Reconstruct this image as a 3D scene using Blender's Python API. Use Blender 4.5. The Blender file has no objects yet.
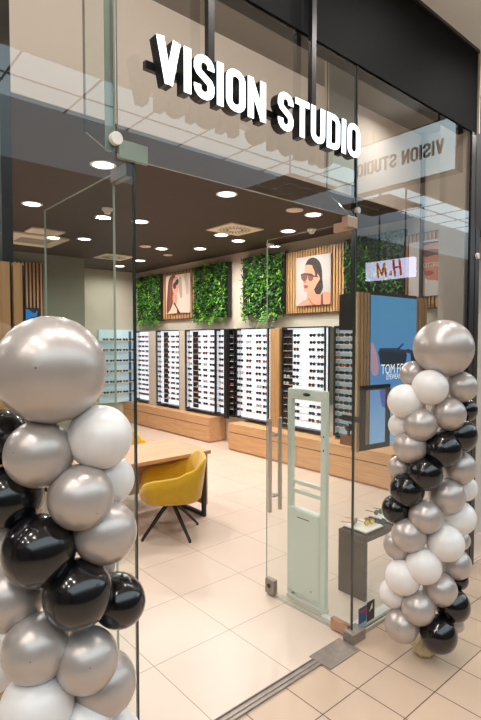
import bpy, math, random
from mathutils import Vector, Matrix
random.seed(7)
S = bpy.context.scene
COL = S.collection
PI = math.pi

# ------------------------------------------------------------------ camera, world, exposure
H = 2.0; F = 505.0; CX = 240.5; CY = 360.0
YAW = math.atan2(585, F); PITCH = math.radians(2.3)
cam_data = bpy.data.cameras.new('camera')
cam = bpy.data.objects.new('camera', cam_data); COL.objects.link(cam)
cam.location = (0, 0, H)
cam.rotation_euler = (PI / 2 - PITCH, 0, YAW - PI / 2)
cam_data.sensor_fit = 'VERTICAL'; cam_data.sensor_height = 36.0
cam_data.lens = F / 720 * 36
cam_data.clip_start = 0.05
S.camera = cam
w = bpy.data.worlds.new('world'); S.world = w; w.use_nodes = True
w.node_tree.nodes['Background'].inputs[0].default_value = (0.75, 0.82, 0.9, 1)
w.node_tree.nodes['Background'].inputs[1].default_value = 0.35
S.view_settings.view_transform = 'Standard'; S.view_settings.look = 'None'
S.view_settings.gamma = 1; S.view_settings.use_curve_mapping = False
S.view_settings.exposure = 0.0
LAMP_IN = 22.5      # watts per shop downlight
LAMP_MALL = 13.0    # watts per mall downlight
SKY_PANEL = 2.9     # luminous atrium ceiling

FH = Vector((math.cos(YAW), math.sin(YAW), 0)); RT = Vector((math.sin(YAW), -math.cos(YAW), 0))
FW = FH * math.cos(PITCH) + Vector((0, 0, -math.sin(PITCH)))
UP = FH * math.sin(PITCH) + Vector((0, 0, math.cos(PITCH)))
CAM = Vector((0, 0, H))
def at_depth(px, py, d): return CAM + (FW + RT * ((px - CX) / F) + UP * ((CY - py) / F)) * d
def at_x(px, py, X):
    d = FW + RT * ((px - CX) / F) + UP * ((CY - py) / F); return CAM + d * (X / d.x)
def at_y(px, py, Y):
    d = FW + RT * ((px - CX) / F) + UP * ((CY - py) / F); return CAM + d * (Y / d.y)

# ------------------------------------------------------------------ materials
def lin(c):
    r = []
    for v in c[:3]:
        v = v / 255.0
        r.append(v / 12.92 if v <= 0.04045 else ((v + 0.055) / 1.055) ** 2.4)
    return (r[0], r[1], r[2], 1)
def mat(name, c, rough=0.5, metal=0.0, spec=0.5, coat=0.0, emit=0.0, sheen=0.0, noise=0.0, nscale=8.0, bump=0.0, bscale=60):
    m = bpy.data.materials.new(name); m.use_nodes = True
    nt = m.node_tree; b = nt.nodes['Principled BSDF']
    b.inputs['Base Color'].default_value = lin(c)
    b.inputs['Roughness'].default_value = rough; b.inputs['Metallic'].default_value = metal
    b.inputs['Specular IOR Level'].default_value = spec
    b.inputs['Coat Weight'].default_value = coat; b.inputs['Coat Roughness'].default_value = 0.08
    if sheen: b.inputs['Sheen Weight'].default_value = sheen
    if emit:
        b.inputs['Emission Color'].default_value = lin(c); b.inputs['Emission Strength'].default_value = emit
    if noise or bump:
        tc = nt.nodes.new('ShaderNodeTexCoord'); n = nt.nodes.new('ShaderNodeTexNoise')
        n.inputs['Scale'].default_value = nscale; nt.links.new(tc.outputs['Object'], n.inputs['Vector'])
        n.inputs['Detail'].default_value = 5
        if noise:
            mx = nt.nodes.new('ShaderNodeMix'); mx.data_type = 'RGBA'
            k = lin(c)
            mx.inputs[6].default_value = tuple(v * (1 - noise) for v in k[:3]) + (1,)
            mx.inputs[7].default_value = tuple(min(1, v * (1 + noise)) for v in k[:3]) + (1,)
            nt.links.new(n.outputs['Fac'], mx.inputs[0]); nt.links.new(mx.outputs[2], b.inputs['Base Color'])
        if bump:
            n2 = nt.nodes.new('ShaderNodeTexNoise'); n2.inputs['Scale'].default_value = bscale
            nt.links.new(tc.outputs['Object'], n2.inputs['Vector'])
            bp = nt.nodes.new('ShaderNodeBump'); bp.inputs['Strength'].default_value = bump; bp.inputs['Distance'].default_value = 0.01
            nt.links.new(n2.outputs['Fac'], bp.inputs['Height']); nt.links.new(bp.outputs['Normal'], b.inputs['Normal'])
    return m
def wood(name, c1, c2, axis, rough=0.45):
    m = bpy.data.materials.new(name); m.use_nodes = True
    nt = m.node_tree; b = nt.nodes['Principled BSDF']; b.inputs['Roughness'].default_value = rough
    tc = nt.nodes.new('ShaderNodeTexCoord'); mp = nt.nodes.new('ShaderNodeMapping')
    sc = [28, 28, 28]; sc[axis] = 1.6; mp.inputs['Scale'].default_value = sc
    n = nt.nodes.new('ShaderNodeTexNoise'); n.inputs['Scale'].default_value = 1.5; n.inputs['Detail'].default_value = 6
    cr = nt.nodes.new('ShaderNodeValToRGB'); cr.color_ramp.elements[0].position = 0.3; cr.color_ramp.elements[1].position = 0.7
    cr.color_ramp.elements[0].color = lin(c1); cr.color_ramp.elements[1].color = lin(c2)
    nt.links.new(tc.outputs['Object'], mp.inputs[0]); nt.links.new(mp.outputs[0], n.inputs['Vector'])
    nt.links.new(n.outputs['Fac'], cr.inputs[0]); nt.links.new(cr.outputs[0], b.inputs['Base Color'])
    return m
def tile(name, c, grout, x0, y0, sx, sy, gw, rough, var=0.06):
    m = bpy.data.materials.new(name); m.use_nodes = True
    nt = m.node_tree; b = nt.nodes['Principled BSDF']; N = nt.nodes; L = nt.links
    b.inputs['Roughness'].default_value = rough
    tc = N.new('ShaderNodeTexCoord'); sp = N.new('ShaderNodeSeparateXYZ'); L.new(tc.outputs['Object'], sp.inputs[0])
    def mth(op, a, bb):
        n = N.new('ShaderNodeMath'); n.operation = op
        for i, v in enumerate((a, bb)):
            if v is None: continue
            if isinstance(v, (int, float)): n.inputs[i].default_value = v
            else: L.new(v, n.inputs[i])
        return n.outputs[0]
    outs = []; cells = []
    for o, s0, s in ((sp.outputs[0], x0, sx), (sp.outputs[1], y0, sy)):
        q = mth('DIVIDE', mth('SUBTRACT', o, s0), s)
        cells.append(mth('FLOOR', q, None))
        fr = mth('SUBTRACT', q, mth('FLOOR', q, None))
        d = mth('MINIMUM', fr, mth('SUBTRACT', 1.0, fr))
        outs.append(mth('LESS_THAN', d, gw / s / 2))
    g = mth('MAXIMUM', outs[0], outs[1])
    cb = N.new('ShaderNodeCombineXYZ'); L.new(cells[0], cb.inputs[0]); L.new(cells[1], cb.inputs[1])
    wn = N.new('ShaderNodeTexWhiteNoise'); L.new(cb.outputs[0], wn.inputs['Vector'])
    no = N.new('ShaderNodeTexNoise'); no.inputs['Scale'].default_value = 1.6; no.inputs['Detail'].default_value = 4; L.new(tc.outputs['Object'], no.inputs['Vector'])
    f = mth('ADD', mth('MULTIPLY', wn.outputs['Value'], 0.5), mth('MULTIPLY', no.outputs['Fac'], 0.5))
    mx = N.new('ShaderNodeMix'); mx.data_type = 'RGBA'; k = lin(c)
    mx.inputs[6].default_value = tuple(v * (1 - var) for v in k[:3]) + (1,); mx.inputs[7].default_value = tuple(min(1, v * (1 + var)) for v in k[:3]) + (1,)
    L.new(f, mx.inputs[0])
    m2 = N.new('ShaderNodeMix'); m2.data_type = 'RGBA'; m2.inputs[7].default_value = lin(grout)
    L.new(g, m2.inputs[0]); L.new(mx.outputs[2], m2.inputs[6]); L.new(m2.outputs[2], b.inputs['Base Color'])
    return m
def glassmat(name, tint=(0.90, 0.955, 0.93)):
    # clear sheet glass: straight-through light plus fresnel reflection of both faces
    m = bpy.data.materials.new(name); m.use_nodes = True
    nt = m.node_tree; N = nt.nodes; L = nt.links
    N.remove(N['Principled BSDF']); out = N['Material Output']
    tr = N.new('ShaderNodeBsdfTransparent'); tr.inputs[0].default_value = tuple(math.sqrt(v) for v in tint) + (1,)
    gl = N.new('ShaderNodeBsdfGlossy'); gl.inputs['Roughness'].default_value = 0.0
    gl.inputs['Color'].default_value = (0.95, 0.98, 1, 1)
    fr = N.new('ShaderNodeFresnel'); fr.inputs[0].default_value = 1.52
    ge = N.new('ShaderNodeNewGeometry')
    inv = N.new('ShaderNodeMath'); inv.operation = 'SUBTRACT'; inv.inputs[0].default_value = 1; L.new(ge.outputs['Backfacing'], inv.inputs[1])
    m2 = N.new('ShaderNodeMath'); m2.operation = 'MULTIPLY'; m2.inputs[1].default_value = 1.75; L.new(fr.outputs[0], m2.inputs[0])
    m3 = N.new('ShaderNodeMath'); m3.operation = 'MULTIPLY'; m3.use_clamp = True; L.new(m2.outputs[0], m3.inputs[0]); L.new(inv.outputs[0], m3.inputs[1])
    mx = N.new('ShaderNodeMixShader'); L.new(m3.outputs[0], mx.inputs[0]); L.new(tr.outputs[0], mx.inputs[1]); L.new(gl.outputs[0], mx.inputs[2])
    L.new(mx.outputs[0], out.inputs['Surface'])
    return m

M = {}
M['glass'] = glassmat('clear_glass')
M['glass_edge'] = mat('green_glass_edge', (38, 52, 48), 0.15, coat=0.5)
M['joint'] = mat('joint_green', (128, 140, 128), 0.3)
M['edge_bright'] = mat('polished_glass_edge', (165, 178, 165), 0.2)
M['ceiling'] = mat('brown_ceiling', (64, 50, 44), 0.7)
M['wall'] = mat('greige_wall', (200, 188, 172), 0.7, noise=0.03)
M['wallgrey'] = mat('grey_green_wall', (124, 124, 110), 0.7, noise=0.05)
M['bulkhead'] = mat('beige_bulkhead', (222, 204, 190), 0.6)
M['void'] = mat('grey_soffit', (120, 112, 104), 0.7)
M['fascia'] = mat('black_fascia', (10, 10, 10), 0.7, spec=.12)
M['mallceil'] = mat('mall_ceiling', (236, 232, 226), 0.7)
M['black'] = mat('black_metal', (24, 24, 26), 0.35)
M['dark'] = mat('dark_bronze', (44, 40, 40), 0.35, metal=0.3)
M['steel'] = mat('brushed_steel', (206, 194, 186), 0.3, metal=0.7, noise=0.12, nscale=3)
M['steeld'] = mat('worn_floor_steel', (150, 138, 128), 0.4, metal=0.35, noise=0.25, nscale=30)
M['bronze'] = mat('warm_steel', (196, 160, 138), 0.3, metal=0.9, noise=0.1, nscale=40)
M['bronzed'] = mat('dark_warm_steel', (104, 80, 68), 0.35, metal=0.5)
M['floor_in'] = tile('shop_tile', (211, 190, 173), (146, 118, 98), 2.17, 2.63, 0.6, 0.6, 0.005, 0.32)
M['floor_mall'] = tile('mall_tile', (200, 172, 148), (74, 58, 48), 2.66, 1.695, 0.308, 0.303, 0.006, 0.4)
M['oakY'] = wood('oak_long', (196, 146, 100), (214, 168, 122), 1)
M['oakX'] = wood('oak_table', (186, 136, 98), (206, 158, 120), 0)
M['oakZ'] = wood('oak_upright', (168, 124, 80), (196, 150, 104), 2)
M['slat'] = wood('slat_oak', (176, 128, 80), (206, 158, 108), 2)
M['slatpale'] = wood('pale_oak_strip', (176, 140, 98), (206, 172, 130), 2)
M['white'] = mat('white_plastic', (232, 230, 224), 0.4)
M['vent'] = mat('cream_vent', (225, 212, 194), 0.6)
M['lit'] = mat('backlit_panel', (236, 242, 252), 0.5, emit=0.95)
M['litblue'] = mat('backlit_frosted', (190, 212, 220), 0.5, emit=0.35)
M['shelf'] = mat('acrylic_shelf', (214, 196, 184), 0.3)
M['mirror'] = mat('mirror', (200, 205, 205), 0.04, metal=1.0)
M['yellow'] = mat('mustard_velvet', (194, 150, 0), 0.85, sheen=0.4, noise=0.18, nscale=14)
M['gate'] = mat('pale_gate_plastic', (222, 226, 216), 0.45)
M['rubber'] = mat('rubber', (20, 20, 20), 0.8)
M['bs'] = mat('pearl_silver_latex', (192, 182, 176), 0.33, metal=0.44, coat=0.28)
M['bb'] = mat('black_latex', (14, 14, 17), 0.16, coat=0.5)
M['bw'] = mat('white_latex', (236, 231, 228), 0.3, coat=0.3)
M['bs'].node_tree.nodes['Principled BSDF'].inputs['Coat Roughness'].default_value = 0.12
M['leaf1'] = mat('leaf_green', (52, 122, 16), 0.5, noise=0.4, nscale=6)
M['leaf2'] = mat('leaf_light', (122, 178, 34), 0.5, noise=0.3, nscale=6)
M['leaf3'] = mat('leaf_dark', (14, 54, 12), 0.5, noise=0.4, nscale=6)
def emat(name, c, s):
    m = bpy.data.materials.new(name); m.use_nodes = True; nt = m.node_tree; nt.nodes.remove(nt.nodes['Principled BSDF'])
    e = nt.nodes.new('ShaderNodeEmission'); e.inputs[0].default_value = lin(c); e.inputs[1].default_value = s
    nt.links.new(e.outputs[0], nt.nodes['Material Output'].inputs['Surface']); return m
M['lamp'] = emat('lamp_white', (255, 244, 232), 9.0)
M['signface'] = emat('sign_white', (238, 246, 255), 3.0)
M['cove'] = emat('luminous_ceiling', (214, 232, 240), SKY_PANEL)
M['bladeface'] = emat('blade_sign_face', (206, 226, 232), 2.2)
M['hmface'] = emat('lightbox_white', (226, 226, 255), 4.5)
M['hmred'] = emat('lightbox_red', (200, 16, 30), 3.0)

# ------------------------------------------------------------------ mesh building
class MB:
    def __init__(s): s.v = []; s.f = []; s.m = []; s.sm = []
    def add(s, vs, fs, mi=0, sm=False):
        o = len(s.v); s.v += [tuple(v) for v in vs]
        for f in fs: s.f.append([o + i for i in f]); s.m.append(mi); s.sm.append(sm)
        return s
    def box(s, x0, x1, y0, y1, z0, z1, mi=0, T=None):
        vs = [Vector((x, y, z)) for x in (x0, x1) for y in (y0, y1) for z in (z0, z1)]
        if T is not None: vs = [T @ v for v in vs]
        return s.add(vs, [(0, 1, 3, 2), (4, 6, 7, 5), (0, 4, 5, 1), (2, 3, 7, 6), (0, 2, 6, 4), (1, 5, 7, 3)], mi)
    def tube(s, p0, p1, r0, r1=None, n=12, mi=0, cap=True):
        r1 = r0 if r1 is None else r1
        p0 = Vector(p0); p1 = Vector(p1); d = (p1 - p0).normalized(); a = d.orthogonal().normalized(); b = d.cross(a)
        vs = []
        for p, r in ((p0, r0), (p1, r1)):
            for i in range(n):
                t = 2 * PI * i / n; vs.append(p + a * (math.cos(t) * r) + b * (math.sin(t) * r))
        s.add(vs, [(i, (i + 1) % n, n + (i + 1) % n, n + i) for i in range(n)], mi, True)
        if cap: s.add(vs, [tuple(range(n - 1, -1, -1)), tuple(range(n, 2 * n))], mi)
        return s
    def path(s, pts, r, n=8, mi=0):
        for a, b in zip(pts, pts[1:]): s.tube(a, b, r, n=n, mi=mi)
        return s
    def lathe(s, prof, n=24, mi=0, T=None, sm=True):
        vs = []
        for r, z in prof:
            for i in range(n):
                t = 2 * PI * i / n; v = Vector((r * math.cos(t), r * math.sin(t), z)); vs.append(T @ v if T is not None else v)
        fs = []
        for k in range(len(prof) - 1):
            for i in range(n):
                j = (i + 1) % n; fs.append((k * n + i, k * n + j, (k + 1) * n + j, (k + 1) * n + i))
        return s.add(vs, fs, mi, sm)
    def prism(s, poly, fn, d0, d1, mi=0, mside=None):
        # poly in (u,v); fn(u,v,d)->xyz
        n = len(poly); vs = [fn(u, v, d0) for u, v in poly] + [fn(u, v, d1) for u, v in poly]
        s.add(vs, [tuple(range(n))], mi)
        s.add(vs, [tuple(range(2 * n - 1, n - 1, -1))] + [(i, n + i, n + (i + 1) % n, (i + 1) % n) for i in range(n)], mi if mside is None else mside)
        return s
    def build(s, name, mats, parent=None, bevel=0.0):
        me = bpy.data.meshes.new(name); me.from_pydata(s.v, [], s.f)
        if not isinstance(mats, (list, tuple)): mats = [mats]
        for m in mats: me.materials.append(m)
        for p, mi, sm in zip(me.polygons, s.m, s.sm): p.material_index = mi; p.use_smooth = sm
        me.update()
        o = bpy.data.objects.new(name, me); COL.objects.link(o)
        if parent is not None: 
            o.parent = parent; o.matrix_parent_inverse = Matrix.Translation(-Vector(parent.location)) if parent.type == 'EMPTY' and parent.get('wc') else Matrix()
        if bevel:
            b = o.modifiers.new('bevel', 'BEVEL'); b.width = bevel; b.segments = 2; b.limit_method = 'ANGLE'
        return o
def tag(o, label=None, cat=None, group=None, kind=None):
    if label: o['label'] = label
    if cat: o['category'] = cat
    if group: o['group'] = group
    if kind: o['kind'] = kind
    return o
def thing(name, loc, label, cat, group=None, world=True, rz=0):
    # Empty at the thing's base; children are modelled in world coordinates when world=True
    e = bpy.data.objects.new(name, None); COL.objects.link(e); e.location = loc; e.rotation_euler.z = rz; e.empty_display_size = 0.1
    if world: e['wc'] = 1
    return tag(e, label, cat, group)
def struct(name, mb, m, label=None, cat=None, **k):
    o = mb.build(name, m, **k); o['kind'] = 'structure'
    if label: tag(o, label, cat)
    return o
def box(x0, x1, y0, y1, z0, z1): return MB().box(x0, x1, y0, y1, z0, z1)
def sub(name, mb, m, parent, label=None, bevel=0.0):
    # sub-part, parent mesh modelled in the same coordinates
    o = mb.build(name, m, None, bevel); o.parent = parent
    if label: o['label'] = label
    return o
def copy_tree(o, parent=None):
    c = o.copy(); COL.objects.link(c)
    if parent is not None:
        c.parent = parent; c.matrix_parent_inverse = o.matrix_parent_inverse.copy()
    for ch in [x for x in COL.objects if x.parent == o]: copy_tree(ch, c)
    return c
def text_mesh(txt, size, m, name, fn, depth=0.0, bold=0.0, sx=1.0, shear=0.0, parent=None):
    cu = bpy.data.curves.new(name, 'FONT'); cu.body = txt; cu.size = size; cu.offset = bold; cu.shear = shear
    cu.resolution_u = 4
    ob = bpy.data.objects.new(name, cu); COL.objects.link(ob)
    dg = bpy.context.evaluated_depsgraph_get(); dg.update()
    me = bpy.data.meshes.new_from_object(ob.evaluated_get(dg))
    COL.objects.unlink(ob); bpy.data.objects.remove(ob)
    for v in me.vertices: v.co = Vector(fn(v.co.x * sx, v.co.y, 0))
    me.materials.clear(); me.materials.append(m)
    o = bpy.data.objects.new(name, me); COL.objects.link(o)
    if parent is not None:
        o.parent = parent; o.matrix_parent_inverse = Matrix.Translation(-Vector(parent.location)) if parent.get('wc') else Matrix()
    return o

YG = 2.0; ZC = 3.65; XW = 6.3
# ------------------------------------------------------------------ structure
struct('floor', box(-6, XW, YG, 11.4, -0.1, 0), M['floor_in'])
fo = box(-8, 48, -8, YG, -0.1, 0); fo.box(XW, 48, YG, 3.0, -0.1, 0); struct('floor_mall', fo, M['floor_mall'])
struct('ceiling', box(-6, XW + .2, 3.6, 11.4, ZC, ZC + 0.1), M['ceiling'])
struct('wall_right', box(XW, XW + 0.2, YG + .1, 11.4, 0, 4.7), M['wall'])
bw = box(4.35, XW + .2, 11.2, 11.4, 0, ZC); struct('wall_back', bw, M['wall'])
bw = box(-6, 4.35, 9.9, 10.1, 0, ZC); bw.box(4.25, 4.35, 10.1, 11.2, 0, ZC); struct('wall_back_near', bw, M['wallgrey'])
struct('wall_left', box(-6.2, -6, YG, 11.4, 0, 4.7), M['wall'])
struct('wall_bulkhead', box(-6, XW, 3.6, 3.7, ZC + .1, 4.7).box(-6, XW, 3.585, 3.6, ZC, 4.7), M['bulkhead'])
struct('ceiling_entrance', box(-6, XW, YG + .1, 3.7, 4.7, 4.8), M['void'])
struct('wall_fascia', box(-6, 4.36, YG - .01, YG + .1, 3.745, 4.43), M['fascia'])
struct('ceiling_mall', box(-8, 48, -0.48, YG + .1, 4.43, 4.55), M['mallceil'])
struct('trim_1', box(-8, 4.36, YG - .03, YG - .01, 4.405, 4.43), M['dark'])
# mall around the viewer (seen only in reflections)
me_ = box(-8, 48, -8, -0.48, 7.4, 7.5); cov = struct('ceiling_atrium', me_, M['cove'])
g = MB()
for i in range(35): g.box(-8 + i * 1.6, -7.96 + i * 1.6, -8, -0.48, 7.38, 7.4)
for i in range(5): g.box(-8, 48, -7.0 + i * 1.4, -6.96 + i * 1.4, 7.38, 7.4)
struct('trim_2', g, M['dark'])
struct('wall_atrium_edge', box(-8, 48, -0.5, -0.48, 4.43, 7.4), M['mallceil'])
M['oppwall'] = mat('opposite_bulkhead', (205, 212, 218), 0.6)
M['oppdark'] = mat('opposite_shopfront', (88, 76, 68), 0.5, noise=0.5, nscale=0.8)
struct('wall_opposite', box(-8, 48, -8.2, -8, 6.06, 7.5), M['oppwall'])
struct('wall_opposite_lower', box(-8, 48, -8.2, -8, 0, 6.06), M['oppdark'])
struct('wall_mall_left', box(-8.2, -8, -8, 2, 0, 7.5), M['oppdark'])
struct('wall_mall_right', box(48, 48.2, -8, 3.2, 0, 7.5), M['oppdark'])
M['nextshop'] = mat('neighbour_wall', (205, 196, 186), 0.6)
struct('wall_neighbour', box(4.62, 48, 2.3, 2.45, 0, 4.43), M['nextshop'])
M['nextblack'] = mat('neighbour_dark', (38, 36, 36), 0.5)
struct('wall_neighbour_fascia', box(4.36, 48, YG - .01, YG + .12, 2.95, 4.43), M['nextblack'])

# shopfront posts
def post(name, x0, x1, y0, y1, z0, z1, m, label):
    o = box(x0, x1, y0, y1, z0, z1).build(name, m); tag(o, label, 'post', None, 'structure'); return o
post('trim_3', 4.29, 4.37, YG - .01, YG + .11, 0, 3.745, M['dark'], 'dark metal shopfront post at the right end of the glass')
post('trim_4', 4.385, 4.46, YG - .01, YG + .11, 0, 2.95, M['dark'], 'outer dark metal post beside the right end post')
struct('trim_5', box(4.365, 4.38, YG - .03, YG - .011, 3.745, 4.43), M['vent'])
post('trim_6', at_y(2.5, 250, 2.5).x, at_y(13.5, 250, 2.5).x, 2.5, 2.54, 0, 4.7, M['black'], 'black post behind the left glass')
struct('trim_7', box(-6, 0.49, YG + .05, YG + .11, 3.3, 3.745), M['nextblack'])
steelp = MB().box(4.265, 4.288, YG + .03, YG + .205, 0, 3.745)
struct('trim_8', steelp, M['steel'], 'brushed steel cladding inside the right end of the glass', 'cladding')
XS0 = at_y(329.5, 60, 2.27).x; XS1 = at_y(355, 60, 2.27).x
struct('trim_9', box(XS0, XS1, 2.27, 2.31, 3.12, 4.7), M['steel'], 'brushed steel panel above the right door jamb', 'cladding')

# ------------------------------------------------------------------ shop glass (each pane a thing)
def pane(name, x0, x1, y0, y1, z0, z1, label, thin, edge='glass_edge'):
    mb = MB(); vs = [(x, y, z) for x in (x0, x1) for y in (y0, y1) for z in (z0, z1)]
    big = {'y': [(0, 4, 5, 1), (2, 3, 7, 6)], 'x': [(0, 1, 3, 2), (4, 6, 7, 5)]}
    allf = [(0, 1, 3, 2), (4, 6, 7, 5), (0, 4, 5, 1), (2, 3, 7, 6), (0, 2, 6, 4), (1, 5, 7, 3)]
    for f in allf: mb.add(vs, [f], 0 if f in big[thin] else 1)
    o = mb.build(name, [M['glass'], M[edge]]); return tag(o, label, 'window', None, 'structure')
L_ = [(-4.0, .02), (1.112, .02), (1.112, 2.8), (1.024, 2.8), (1.024, 3.745), (-4.0, 3.745)]
mb = MB(); vs = [(x, YG, z) for x, z in L_] + [(x, YG + .012, z) for x, z in L_]
mb.add(vs, [(0, 1, 2, 3, 4, 5), (11, 10, 9, 8, 7, 6)], 0); mb.add(vs, [(i, 6 + i, 6 + (i + 1) % 6, (i + 1) % 6) for i in range(6)], 1)
tag(mb.build('window_1', [M['glass'], M['glass_edge']]), 'tall fixed clear glass pane left of the entrance, behind the left balloons', 'window', None, 'structure')
struct('trim_12', box(1.107, 1.116, YG - .001, YG + .013, .02, 2.785), M['glass_edge'])
struct('trim_13', box(2.704, 2.714, YG - .001, YG + .013, .07, 2.785), M['glass_edge'])
pane('window_2', 2.712, 4.29, YG, YG + .012, 0.028, 3.745, 'tall fixed clear glass pane right of the entrance, behind the right balloons', 'y')
pane('window_3', 1.036, 2.704, YG, YG + .012, 2.785, 3.745, 'clear glass transom above the entrance, behind the lit shop sign', 'y', 'edge_bright')
def fin(x0, x1, ya, yb, zt, z1, z2, label):
    poly = [(ya, zt), (yb, zt), (yb, z1), (ya + .04, z2), (ya, z2)]
    mb = MB(); n = 5
    vs = [(x0, y, z) for y, z in poly] + [(x1, y, z) for y, z in poly]
    mb.add(vs, [(0, 1, 2, 3, 4), (9, 8, 7, 6, 5)], 0); mb.add(vs, [(i, 5 + i, 5 + (i + 1) % 5, (i + 1) % 5) for i in range(5)], 1)
    tag(mb.build('glass_fin', [M['glass'], M['glass_edge']]), label, 'glass fin')
fin(1.02, 1.032, YG + .014, 2.31, 4.7, 2.98, 2.81, 'clear glass fin with chamfered corner above the left door hinge')
fin(2.70, 2.712, YG + .014, 2.24, 4.7, 3.0, 2.82, 'clear glass fin with chamfered corner above the right door hinge')

def door_leaf(x, y0, y1, label, handles, lockz):
    t = thing('glass_door', (x, y0, 0), label, 'door')
    ya = y0 + .01 if handles else y0 - .15; yb = ya + .15
    mb = MB(); vs = [(a, b, c) for a in (x - .006, x + .006) for b in (y0, y1) for c in (0.015, 2.765)]
    for i, f in enumerate([(0, 1, 3, 2), (4, 6, 7, 5), (0, 4, 5, 1), (2, 3, 7, 6), (0, 2, 6, 4), (1, 5, 7, 3)]): mb.add(vs, [f], 0 if i < 2 else 1)
    mb.build('glass_panel', [M['glass'], M['edge_bright']], t)
    box(x - .02, x + .02, ya, yb, 0.01, 0.085).build('hinge_fitting', M['bronze'], t, 0.004)
    box(x - .016, x + .016, ya, yb, 2.715, 2.775).build('hinge_fitting', M['bronze'] if handles else M['bronzed'], t, 0.004)
    lk = box(x - .022, x + .022, y1 - .10, y1 - .005, 0.015, 0.13).build('floor_lock', M['steeld'], t, 0.004)
    c = MB(); c.tube((x - .022, y1 - .05, .08), (x - .026, y1 - .05, .08), 0.018); sub('lock_cylinder', c, M['black'], lk).matrix_parent_inverse = Matrix()
    yh = 2.745 if handles else y1 - .09
    h = MB()
    h.tube((x - .055, yh, .68), (x - .055, yh, 1.40), .016); h.tube((x + .055, yh, .68), (x + .055, yh, 1.40), .016)
    for z in (.80, 1.27): h.tube((x - .055, yh, z), (x + .055, yh, z), .008); h.tube((x - .012, yh, z), (x + .012, yh, z), .017)
    h.build('pull_handle', M['steel'], t)
    return t
door_leaf(2.72, 2.02, 2.835, 'glass door leaf swung inward at the right jamb, steel pull bars in front of the gate', True, 0)
door_leaf(1.10, 2.17, 3.05, 'glass door leaf swung inward at the left jamb, above the big silver balloon', False, 0)

def fitting(name, mb, m, label, cat='glass fitting', bev=0.003): tag(mb.build(name, m, None, bev), label, cat)
fitting('patch_fitting', box(1.03, 1.17, YG - .022, YG - .002, 2.77, 2.85), M['joint'], 'green-grey patch fitting at the left top corner of the doorway')
fitting('patch_fitting', box(2.60, 2.70, YG - .02, YG + .03, 2.71, 2.78), M['bronze'], 'warm steel patch fitting at the right top corner of the doorway')
fitting('round_fixing', MB().tube((1.02, YG - .024, 2.85), (1.02, YG - .001, 2.85), .027, n=20), M['white'], 'round pale disc fixing at the lower end of left glass joint', bev=0)
fitting('round_fixing', MB().tube((2.712, YG - .02, 2.83), (2.712, YG - .001, 2.83), .02, n=20), M['steel'], 'round steel disc fixing beside the right jamb top', bev=0)
fitting('round_fixing', MB().tube((4.40, YG - .03, 2.72), (4.40, YG - .012, 2.72), .025, n=20), M['white'], 'round pale fixing on the dark post at far right', bev=0)
struct('trim_10', box(.985, 1.03, YG + .013, YG + .018, 2.80, 3.745).box(1.016, 1.022, YG - .003, YG - .001, 2.80, 3.745), M['joint'], 'green vertical glass joint left of the lit sign', 'glass joint')
struct('trim_11', box(2.704, 2.712, YG - .004, YG + .016, 2.78, 3.745), M['glass_edge'], 'green vertical glass joint right of the lit sign', 'glass joint')
M['chan'] = mat('pale_channel', (176, 172, 156), 0.4)
# bottom channels / floor metal
fitting('base_channel', box(2.80, 4.29, YG - .012, YG + .022, 0, 0.028), M['chan'], 'steel base channel under the right glass pane', 'base channel')
fitting('base_channel', box(-4.0, 1.11, YG - .02, YG + .03, 0, 0.02), M['steeld'], 'steel base channel under the left glass pane', 'base channel')
fitting('corner_shoe', box(2.665, 2.80, YG - .045, YG + .045, 0, 0.07), M['steeld'], 'steel corner shoe at the foot of the right jamb', 'glass fitting', 0.006)
fitting('cover_plate', box(2.36, 2.66, YG - .10, YG + .07, 0, 0.006), M['steeld'], 'grey steel floor plate at the right end of the threshold', 'floor plate', 0)
th = box(1.12, 2.36, YG - .03, YG + .035, 0, 0.004); th.box(1.12, 2.36, YG - .034, YG - .028, 0, 0.012).box(1.12, 2.36, YG + .03, YG + .036, 0, .012).box(1.12, 2.36, -.004 + YG, YG + .004, 0, .009)
fitting('threshold_track', th, [M['steeld']], 'worn metal threshold track across the entrance floor', 'threshold', 0)
wc = box(2.76, 4.20, YG + .03, YG + .10, 0, 0.03); wc.box(2.745, 2.79, YG + .10, 2.30, 0, 0.03)
fitting('floor_channel', wc, M['white'], 'white floor channel inside the right glass corner', 'floor channel')
# sticker
st = thing('window_sticker', (2.87, YG - .002, .05), 'small blue and black sticker pair at the bottom of the right glass corner', 'sticker')
box(2.775, 2.862, YG - .004, YG - .001, .05, .19).build('blue_half', mat('sticker_blue', (30, 84, 132), .4), st)['label'] = 'blue sticker half with a red strip'
box(2.868, 2.955, YG - .004, YG - .001, .065, .20).build('black_half', mat('sticker_black', (34, 27, 24), .4), st)['label'] = 'black sticker half with white mark'
box(2.79, 2.862, YG - .006, YG - .004, .152, .172).build('red_strip', mat('sticker_red', (176, 52, 50), .4), st)
box(2.775, 2.862, YG - .006, YG - .004, .05, .082).build('pale_strip', mat('sticker_pale', (150, 172, 190), .4), st)
MB().prism([(2.893, .132), (2.905, .15), (2.915, .17), (2.93, .18), (2.924, .162), (2.932, .15), (2.92, .14), (2.912, .148), (2.90, .135)], lambda u, v, d: (u, d, v), YG - .006, YG - .004).build('white_mark', M['white'], st)

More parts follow.
